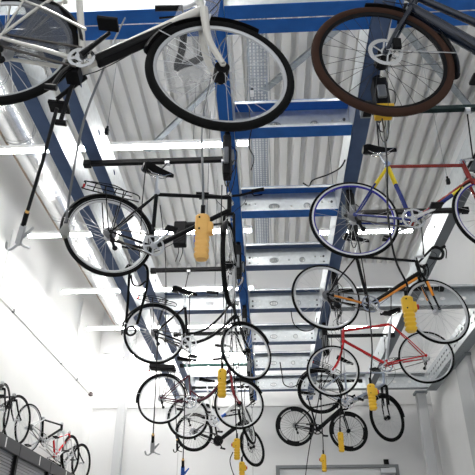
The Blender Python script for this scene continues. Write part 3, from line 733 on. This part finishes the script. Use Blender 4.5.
# ------------------------------------------------------------ cabinet row with roller shutters
cab_y = [3.1 + 1.27 * i for i in range(8)]
for i, y0 in enumerate(cab_y[:-1]):
    y1 = y0 + 1.25
    lab = ['out of view at the near left end', 'second from the near end', 'third from the near end', 'at the left edge of the photo', 'left of the first dark post',
           'just right of the first dark post', 'farthest of the row'][i]
    if i < 2: continue
    t = thing('shutter_cabinet', 'charcoal cabinet with grey slatted shutter, ' + lab, 'cabinet', (-3.79, y0, 0), 'roller shutter cabinets')
    c = MB(); c.box((0, 0, 0), (.46, .03, 3.13)); c.box((0, 1.22, 0), (.46, 1.25, 3.13)); c.box((0, .03, 0), (.02, 1.22, 3.13)); c.box((.02, .03, 0), (.46, 1.22, .08))
    c.build('carcass', M_CAB, t, False)
    MB().box((0, 0, 3.13), (.5, 1.25, 3.29)).build('top_rail', M_CAB, t, False, .004)
    MB().box((.46, 1.19, 0), (.50, 1.25, 3.13)).build('post', M_BLACK, t, False)
    s = MB(); z = .08; vs = []; prof = []
    while z < 3.12:
        prof += [(.43, z), (.445, z + .008), (.445, z + .028), (.43, z + .034)]; z += .038
    k = len(prof); s.add([(x, .03, z) for x, z in prof] + [(x, 1.19, z) for x, z in prof], [(i_, i_ + 1, k + i_ + 1, k + i_) for i_ in range(k - 1)])
    s.build('roller_shutter', M_SHUT, t, False)
    MB().box((.5, .75, 3.15), (.503, .78, 3.27)).build('number_plate', M_WHITE, t, False)

sb = {}
shelf_bike('black bicycle on the cabinets at the extreme left edge, only its wheel showing', 7.77, dx=-.12, J=Jl, rim=M_BLACK)
shelf_bike('black bicycle on the cabinets, its thin wheel second from the left edge', 8.33, dx=.18, J=Jl, rim=M_BLACK)
bike('white and black racing bicycle frame on the cabinets with its front wheel off', (-3.47, 8.79, ZS + TR), (-3.25, 9.78, ZS + TR - .1), dict(BB=(.40,-.07), ST=(.30,.24), SAD=(.28,.28), HB=(.86,.24), HT=(.84,.34)), group=SG, mini=True, nobar=True, nosad=True, light=False,
     frame_m=M_BLACK, fork_m=WB, tr=.014, rim=M_ALU, noF=True, stays_m=M_ALU, bars='drop', steer=.4)
bike('red and white racing bicycle frame on the cabinets with its rear wheel off', (-3.60, 9.85, ZS + TR - .05), (-3.46, 10.85, ZS + TR), dict(BB=(.42,-.09), ST=(.30,.18), SAD=(.28,.22), HB=(.88,.26), HT=(.86,.36)), group=SG, mini=True, nobar=True, nosad=True, light=False,
     frame_m=RED, fork_m=WB, tr=.019, rim=M_BLACK, no_rw=True, stays_m=WB, bars='flat')
bike('black bicycle wheel and fork on the cabinets, last of the stored row', (-3.70, 10.56, ZS + TR - .1), (-3.47, 11.56, ZS + TR), dict(BB=(.36,-.09), ST=(.30,.10), SAD=(.28,.14), HB=(.80,.24), HT=(.78,.30)), group=SG, mini=True, nobar=True, nosad=True, light=False,
     frame_m=M_BLACK, tr=.019, rim=M_BLACK, no_rw=True)

# ------------------------------------------------------------ hoist arms
ZA = 5.02
def hoist(label, x0, x1, y, bk, inner, m_=M_BLACK, y_in=None):
    """telescopic arm from x0 to x1 under the beams, straps to the bicycle. inner = x of the beam it is bolted to"""
    t = thing('bicycle_hoist', label, 'bike hoist', (inner, y, ZA), 'bicycle hoist arms')
    X = lambda x: x - inner
    MB().bar((X(x0), 0, 0), (X(x1), 0, 0), .045, .045).build('arm', m_, t, False, .004)
    MB().bar((X(x0) - .03, 0, -.005), (X(x0) + .04, 0, -.005), .06, .06).build('end_cap', M_PLAS, t, False, .006)
    MB().bar((X(x1) - .04, 0, -.005), (X(x1) + .03, 0, -.005), .06, .06).build('end_cap', M_PLAS, t, False, .006)
    q = MB(); q.box((-.045, -.05, -.03), (.045, .05, .078)); q.build('beam_bracket', M_GALV2, t, False, .004)
    if bk:
        root, M4, SAD, CL = bk
        s0 = M4 @ (SAD + V((0, 0, -.005))); c0 = M4 @ (CL + V((0, 0, .0)))
        for p in (s0, c0):
            q = p - V((inner, y, ZA)); a = V((min(max(q.x, X(min(x0, x1)) + .05), X(max(x0, x1)) - .05), 0, -.02))
            MB().tube([a + V((-.02, 0, -.01)), a + V((.02, 0, -.01))], .03, 10).build('slider', M_ALU, t)
            e = MB(); e.tube([a, a + (q - a) * .55, q], .006, 6)
            e.build('strap', M_CABLE, t)
    return t
hoist('black hoist arm above the black city bicycle', -1.62, -.30, 4.42, BIKES['black_city'], -.30)
hoist('black hoist arm above the Dutch step-through bicycle', -1.38, -.30, 6.6, BIKES['dutch'], -.30)
hoist('black hoist arm above the maroon step-through bicycle', -1.40, -.30, 8.75, BIKES['maroon'], -.30)
hoist('dark green hoist arm above the white sports bicycle', -1.5, -.30, 10.25, BIKES['whiteblue'], -.30, mat('dark_green_paint', (.02, .09, .08), .4))
hoist('black hoist arm near the back wall above the electric bicycle', -1.45, -.30, 11.6, BIKES['ebike'], -.30)
hoist('dark green hoist arm above the vintage road bicycle, crossing behind the brown tyre', .87, 2.05, 3.84, BIKES['vintage'], .87, mat('dark_green_black', (.008, .022, .022), .4))
hoist('black hoist arm above the orange and black racing bicycle', .87, 2.1, 5.4, BIKES['racer'], .87)
hoist('black hoist arm above the bright red bicycle', .87, 2.3, 7.3, BIKES['red'], .87)
hoist('dark hoist arm above the grey-blue trekking bicycle', .87, 1.95, 8.95, BIKES['lilac'], .87)
hoist('dark hoist arm above the small black aero road bicycle', .87, 1.75, 11.3, BIKES['road'], .87)
hoist('hoist arm above the cream white city bicycle, above the top of the view', -1.4, -.30, 2.1, BIKES['white'], -.30)
hoist('hoist arm above the dark navy bicycle, above the top of the view', .87, 2.0, 2.2, BIKES['navy'], .87)

def motor_box(label, x, y, z0, z1, yellow=False, wx=.045, wy=.06):
    t = thing('hoist_motor', label, 'hoist motor', (x, y, z1), 'hoist motors hanging under the beams')
    h = z1 - z0
    MB().box((-wx, -wy, -h), (wx, wy, -h * .12)).build('housing', M_PLAS, t, False, .012)
    MB().ring((0, 0, -h * .12), [(0, 0), (wx * .8, 0), (wx * .8, h * .12), (0, h * .12)], 16, axis='z').build('neck', M_BLACK, t)
    MB().box((-wx * .7, -wy - .03, -h * .8), (wx * .5, -wy, -h * .45)).build('gear_cover', M_CABG, t, False, .008)
    for k in range(3):
        q = MB(); rr = .07 + .022 * k; cx = (-.02 + .025 * k)
        q.tube([(cx + .35 * rr * math.cos(a), wy + .03 + .02 * k + .4 * rr * math.sin(a), -h * .35 - rr * 1.9 * (1 - math.sin(a + .3 * k))) for a in [2 * PI * j_ / 20 for j_ in range(20)]], .0045, 6, closed=True)
        q.build('cable_coil', M_CABLE, t)
    m = MB(); m.tube(smooth_pts([(wx, 0, -h * .3), (wx + .05, -.03, -h * .5), (wx + .03, -.05, -h * .9), (0, -.05, -h - .05)], 4), .004, 6); m.build('lead', M_CABLE, t)
    if yellow: MB().box((-wx - .004, -wy - .004, -h - .03), (wx + .02, wy, -h + .02)).build('base_cover', M_YEL, t, False, .006)
    return t
for (x, y, z0, lab) in ((-.3, 4.15, 4.62, 'behind the handlebar of the black city bicycle'), (-.3, 6.1, 4.65, 'above the Dutch bicycle head tube'), (-.3, 7.9, 4.6, 'above the maroon bicycle handlebar'),
                        (-.3, 9.7, 4.6, 'above the white sports bicycle'), (-.3, 11.0, 4.6, 'farthest in the left row'),
                        (.87, 5.1, 4.6, 'above the rear wheel of the orange and black racer'), (.87, 6.9, 4.6, 'above the bright red bicycle fork'),
                        (.87, 8.6, 4.6, 'above the grey-blue trekking bicycle')):
    motor_box('black hoist motor ' + lab, x, y, z0, 5.095, wx=.035 if x < 0 else .04)
motor_box('black hoist motor with yellow base behind the brown tyre', .93, 3.55, 4.66, 5.0, True, .055, .07).location.z = 5.095
# motor unit with blue plug hanging between bicycle and hoist arm
t = thing('hoist_motor', 'horizontal black motor unit with a blue plug above the black city bicycle', 'hoist motor', (-.66, 5.3, 4.86))
MB().tube([(-.20, 0, 0), (.10, 0, 0)], .038, 14).build('motor_body', M_PLAS, t); MB().box((-.26, -.05, -.24), (-.13, .05, .03)).build('gearbox', M_PLAS, t, False, .012)
MB().box((-.05, -.04, -.24), (.03, .04, -.09)).build('blue_plug', M_BLU, t, False, .012); MB().tube([(-.01, 0, -.09), (-.01, 0, 0)], .006, 6).build('lead', M_CABLE, t)
MB().tube([(.10, 0, 0), (.28, 0, .01), (.30, 0, .24)], .013, 8).build('support_rod', M_BLACK, t)
m = MB()
for x in (-.21, -.17): m.tube(smooth_pts([(x, 0, -.24), (x + .01, -.02, -.33), (x - .02, 0, -.42)], 3), .004, 5)
m.build('dangling_cords', M_CABLE, t)

# ------------------------------------------------------------ yellow control grips on their cables
def grip(label, u, v, D, cable, cm=M_CABG, button=True, side=1, ym=M_YEL, hk=.94, cr=.006, red=True):
    c = at(u, v, D); t = thing('control_grip', label, 'hoist control', c, 'yellow hoist control grips')
    g = MB(); secs = []
    L = .215 * hk
    for i in range(33):
        q = i / 32; z = L / 2 - L * q; wx, wy = (.029, .026)
        if q < .42: wx, wy = .031, .028
        else:
            wv = .0035 * math.cos((q - .42) * 2 * PI * 8); wx = .0285 + wv; wy = .026 + wv
        if q < .05: wx *= .6 + 8 * q; wy *= .6 + 8 * q
        if q > .97: wx *= .86; wy *= .86
        secs.append([(wx * math.copysign(abs(math.cos(a)) ** .6, math.cos(a)), wy * math.copysign(abs(math.sin(a)) ** .6, math.sin(a)), z) for a in [2 * PI * k / 16 for k in range(16)]])
    g.loft(secs).build('grip_body', ym, t)
    if button:
        MB().box((side * .02 if side > 0 else -.046, -.02, .012), (.046 if side > 0 else -.02, .02, .068)).build('trigger_block', ym, t, False, .008)
        if red: MB().tube([(side * .042, 0, .04), (side * .056, 0, .04)], .015, 12).build('red_button', M_RED, t)
    for z in (L * .38, L * .12): MB().tube([(-.01, -.027, z), (-.01, -.032, z)], .004, 6).build('screw', M_BLACK, t)
    MB().tube([(0, 0, L / 2 - .005), (0, 0, L / 2 + .05)], .010, 8).build('strain_relief', M_BLACK, t)
    pts = [V((0, 0, L / 2 + .04))] + [at(*p) - c for p in cable]
    MB().tube(smooth_pts(pts, 5), cr, 6).build('cable', cm, t)
    return t
grip('largest yellow-orange control grip on a grey cable in front of the black city bicycle', 202, 237, 2.55, [(203, 180, 2.65), (202, 130, 2.95), (208, 90, 3.4), (218, 50, 4.1), (227, 36, 4.47)], ym=M_ORB, cr=.005, red=False, hk=1.)
grip('yellow control grip with a red button over the wheel of the orange and black racer', 409, 314, 3.25, [(407, 284, 3.22), (395, 258, 3.3), (388, 215, 3.5), (387, 165, 3.9), (385, 138, 4.2), (382, 118, 4.66)], cm=M_BLACK)
grip('yellow control grip in front of the maroon step-through bicycle', 222, 383, 4.3, [(222, 355, 4.4), (225, 320, 4.7), (228, 280, 5.3), (230, 250, 5.9)], cm=M_BLACK, side=-1, button=False)
grip('yellow control grip left of the front wheel of the grey-blue trekking bicycle', 372, 397, 4.7, [(371, 370, 4.8), (372, 345, 5.0), (368, 300, 5.5), (360, 250, 6.0), (352, 205, 6.2)], cm=M_BLACK)
grip('slim yellow control grip over the front wheel of the small aero road bicycle', 341, 442, 6.4, [(340, 420, 6.4), (341, 380, 6.6), (341, 330, 6.9), (341, 310, 7.4), (341, 288, 7.95)], cm=M_BLACK, button=False)
grip('yellow control grip with red button beside the electric bicycle front wheel', 237, 449, 6.0, [(236, 425, 6.0), (235, 390, 6.2), (232, 340, 6.6), (232, 290, 6.9)], cm=M_BLACK, side=-1)
grip('yellow control grip cut by the lower edge below the electric bicycle', 242, 472, 6.3, [(243, 450, 6.3), (242, 400, 6.6), (236, 340, 7), (234, 287, 7.2)], cm=M_BLACK)
grip('small yellow control grip with red top below the crank of the small aero road bicycle', 324, 463, 7.4, [(323, 440, 7.4), (321, 400, 7.7), (324, 350, 8.0), (331, 300, 8.3)], cm=M_BLACK, side=-1, button=True)

# loose cables
def cable(label, pts, r=.005, m_=M_CABLE, name='loose_cable'):
    P0 = at(*pts[0]); o = MB().tube(smooth_pts([at(*p) - P0 for p in pts], 6), r, 6).build(name, m_); o.location = P0
    return tag(o, label, 'cable')
cable('thin black cable sagging from the small road bicycle to the lower edge', [(322, 380, 9.2), (315, 420, 9.3), (309, 450, 9.4), (305, 480, 9.4)], .007)
cable('curly black cable in the gap below the first whole cross beam', [(345, 160, 4.75), (340, 168, 4.7), (327, 175, 4.7), (313, 180, 4.7), (309, 186, 4.7), (303, 183, 4.7)], .006)
cable('black cable arcing under the cross beams beside the racer rear wheel', [(291, 311, 5.7), (294, 324, 5.8), (304, 331, 5.9), (314, 328, 6.0), (317, 318, 6.1)], .005)
cable('black cable with a small plug hanging near the middle of the far cross beams', [(280, 362, 9.3), (282, 374, 9.3), (284, 384, 9.3), (292, 387, 9.3), (302, 382, 9.3)], .008)
cable('thin grey cable loop beside the yellow grip of the electric bicycle', [(233, 452, 6.0), (230, 460, 6.0), (232, 470, 6.0), (236, 480, 6.0)], .005)
cable('black cable crossing the gap beside the middle beam above the first beam', [(251, 170, 5.3), (254, 158, 5.2), (249, 146, 5.1), (252, 125, 5.0), (250, 117, 5.0), (249, 106, 5.5)], .005)
cable('long thin cord hanging left of the Dutch bicycle saddle', [(160, 205, 5.0), (165, 250, 5.2), (166, 300, 5.6), (165, 345, 6.2)], .004)
cable('long thin cord hanging in front of the left cross beam', [(190, 290, 7.6), (189, 330, 7.9), (190, 370, 8.3)], .006)
cable('thin white cord hanging beside the middle beam over the Dutch bicycle', [(222, 185, 4.4), (221, 230, 4.6), (222, 270, 5.0), (224, 310, 5.5)], .004, M_CABLE)

# hanging hooks
def hook(label, top, bot, D, m_=M_ALU, r=.006, scale=1.):
    P0, P1 = at(*top), at(*bot); t = thing('hanging_hook', label, 'hook', P1)
    MB().tube([P0 - P1, (P0 - P1) * .5 + V((.004, 0, 0)), V((0, 0, 0))], r, 8).build('rope', M_CABLE, t)
    d = -(P0 - P1).normalized(); s = scale
    MB().tube([V((0, 0, 0)) - d * .02 * s, d * .055 * s], .013 * s, 10).build('sleeve', M_PLAS, t)
    MB().tube([-d * .035 * s, -d * .015 * s], .010 * s, 10).build('ferrule', M_ORB, t)
    x = V((1, 0, 0)); e = d * .17 * s
    m = MB(); m.bar(d * .05 * s, e, .034 * s, .012 * s, up=(0, 1, 0)); m.tube(smooth_pts([e, e + d * .03 * s - x * .03 * s, e + d * .02 * s - x * .055 * s, e - d * .02 * s - x * .06 * s], 4), .007 * s, 8)
    m.tube(smooth_pts([e - d * .02 * s, e + x * .03 * s + d * .01 * s, e + x * .07 * s + d * .025 * s], 4), .006 * s, 8)
    m.tube(smooth_pts([d * .12 * s + x * .012 * s, d * .09 * s + x * .04 * s, d * .07 * s + x * .055 * s, d*.13*s + x * .02 * s], 4), .006 * s, 8)
    m.build('metal_hook', m_, t); return t
hook('silver metal hook on a thick black rope at the left edge', (57, 108, 2.55), (26, 216, 2.75), 0, scale=.9, r=.008)
t = hook('silver hook on a long thin rope in front of the left column', (158, 330, 6.0), (153, 437, 6.6), 0, scale=1.3)
hook('black end of a thin rope hanging below the maroon bicycle', (173, 350, 8.5), (177, 441, 9.0), 0, m_=M_BLACK)
hook('blue plug on a rope at the lower edge below the white sports bicycle', (185, 380, 7), (183, 462, 7.3), 0, m_=M_BLU, scale=1.3)
# connector on a cable at the left
P1 = at(65, 230, 2.7); t = thing('cable_connector', 'grey round connector on a thin black cable beside the left hook', 'cable connector', P1)
MB().tube(smooth_pts([at(125, 18, 4.25) - P1, at(112, 45, 3.3) - P1, at(103, 70, 2.8) - P1, at(84, 120, 2.55) - P1, at(72, 180, 2.62) - P1, at(66, 222, 2.68) - P1], 5), .0055, 8).build('cable', M_CABG, t)
MB().ring((0, 0, 0), [(0, -.035), (.014, -.035), (.021, -.02), (.021, .0), (.017, .012), (.009, .03), (0, .03)], 16, axis='z').build('connector_body', mat('putty_grey', (.28, .28, .26), .5), t)

# long rubber loop hanging at the Dutch bicycle
D = 4.75; P0 = at(138, 268, D); t = thing('rubber_loop', 'long black rubber loop with a small ring hanging at the left of the Dutch bicycle', 'loop', P0)
L_ = [at(*p, D) - P0 for p in ((129, 280), (131, 268), (139, 263), (147, 268), (147, 285), (141, 310), (137, 324))]
MB().tube(smooth_pts(L_, 5), .0105, 10).build('loop_strap', M_RUB, t)
L_ = [at(*p, D) - P0 for p in ((129, 280), (128, 300), (126, 322))]
MB().tube(smooth_pts(L_, 5), .0105, 10).build('loop_strap', M_RUB, t)
MB().tube([at(139, 263, D) - P0, at(142, 205, 4.6) - P0, at(146, 163, 4.75) - P0], .004, 6).build('cord', M_CABLE, t)
c = at(131, 331, D) - P0; MB().ring(c, [(.036 + .009 * math.cos(a), .009 * math.sin(a)) for a in [2*PI*k/8 for k in range(8)]], 24).build('end_ring', M_RUB, t)
L_ = [at(*p, D) - P0 for p in ((131, 275), (133, 284), (139, 286), (146, 281))]
MB().tube(smooth_pts(L_, 5), .007, 8).build('inner_band', M_RUB, t)

# plastic bag with black straps hanging behind the front wheel of the white bicycle
Pb = at(195, -30, 2.95); t = thing('plastic_bag', 'crumpled clear plastic bag with dark straps inside, behind the white bicycle fork', 'bag', Pb)
mb = MB(); secs = []
rng = random.Random(3)
outl = [(-30, 204, 10), (0, 202, 18), (20, 195, 22), (40, 192, 24), (60, 190, 25), (78, 188, 24), (86, 186, 20), (88, 186, 6)]
for v_, uc, hw_ in outl:
    c_ = at(uc, v_, 2.98) - Pb; s_ = hw_ / FPX * 2.98; row = []
    for k in range(20):
        a = 2 * PI * k / 20; j = 1 + rng.uniform(-.10, .10); row.append(c_ + V((s_ * math.cos(a) * j, .06 * math.sin(a) * (1 + rng.uniform(-.5, .5)), rng.uniform(-.006, .006))))
    secs.append(row)
mb.loft(secs).build('bag_film', mat('clear_film', (.9, .92, .95), .12, alpha=.2, bump=.4, nscale=12), t)
m = MB(); pts = [at(184, 30, 2.98) - Pb, at(182, 50, 2.98) - Pb, at(177, 68, 2.98) - Pb, at(190, 63, 2.96) - Pb, at(203, 55, 2.98) - Pb, at(203, 35, 2.98) - Pb]
m.tube(smooth_pts(pts, 4), .018, 8); m.build('dark_straps', M_PLAS, t)
m = MB(); m.tube(smooth_pts([at(180, 78, 2.97) - Pb, at(190, 72, 2.97) - Pb, at(201, 78, 2.97) - Pb], 4), .03, 8); m.build('white_pouch', M_WHITE, t)
MB().tube([V((0, 0, 0)), V((0, 0, ZB - Pb.z - .01))], .004, 6).build('hanging_cord', M_CABLE, t)

# little lamp-like sensors on brackets in the gaps
for (u, v, D, lab) in ((252, 93, 4.9, 'small pale sensor on a bracket above the first cross beam'), (107, 131, 4.7, 'small black hook clip below the roof near the left beam'), (448, 181, 5.1, 'small dark clip on the roof right of the vintage frame')):
    P0 = at(u, v, D); t = thing('ceiling_clip', lab, 'clip', P0)
    MB().box((-.015, -.015, -.03), (.015, .015, .02)).build('clip_body', M_WHITE if u == 252 else M_BLACK, t, False, .004)
    MB().tube([(0, 0, .02), (.0, .0, .045)], .01, 8).build('clip_top', M_BLACK, t)
    MB().tube([(0, 0, .04), (0, 0, ZC - P0.z)], .002, 5).build('clip_wire', M_CABG, t)
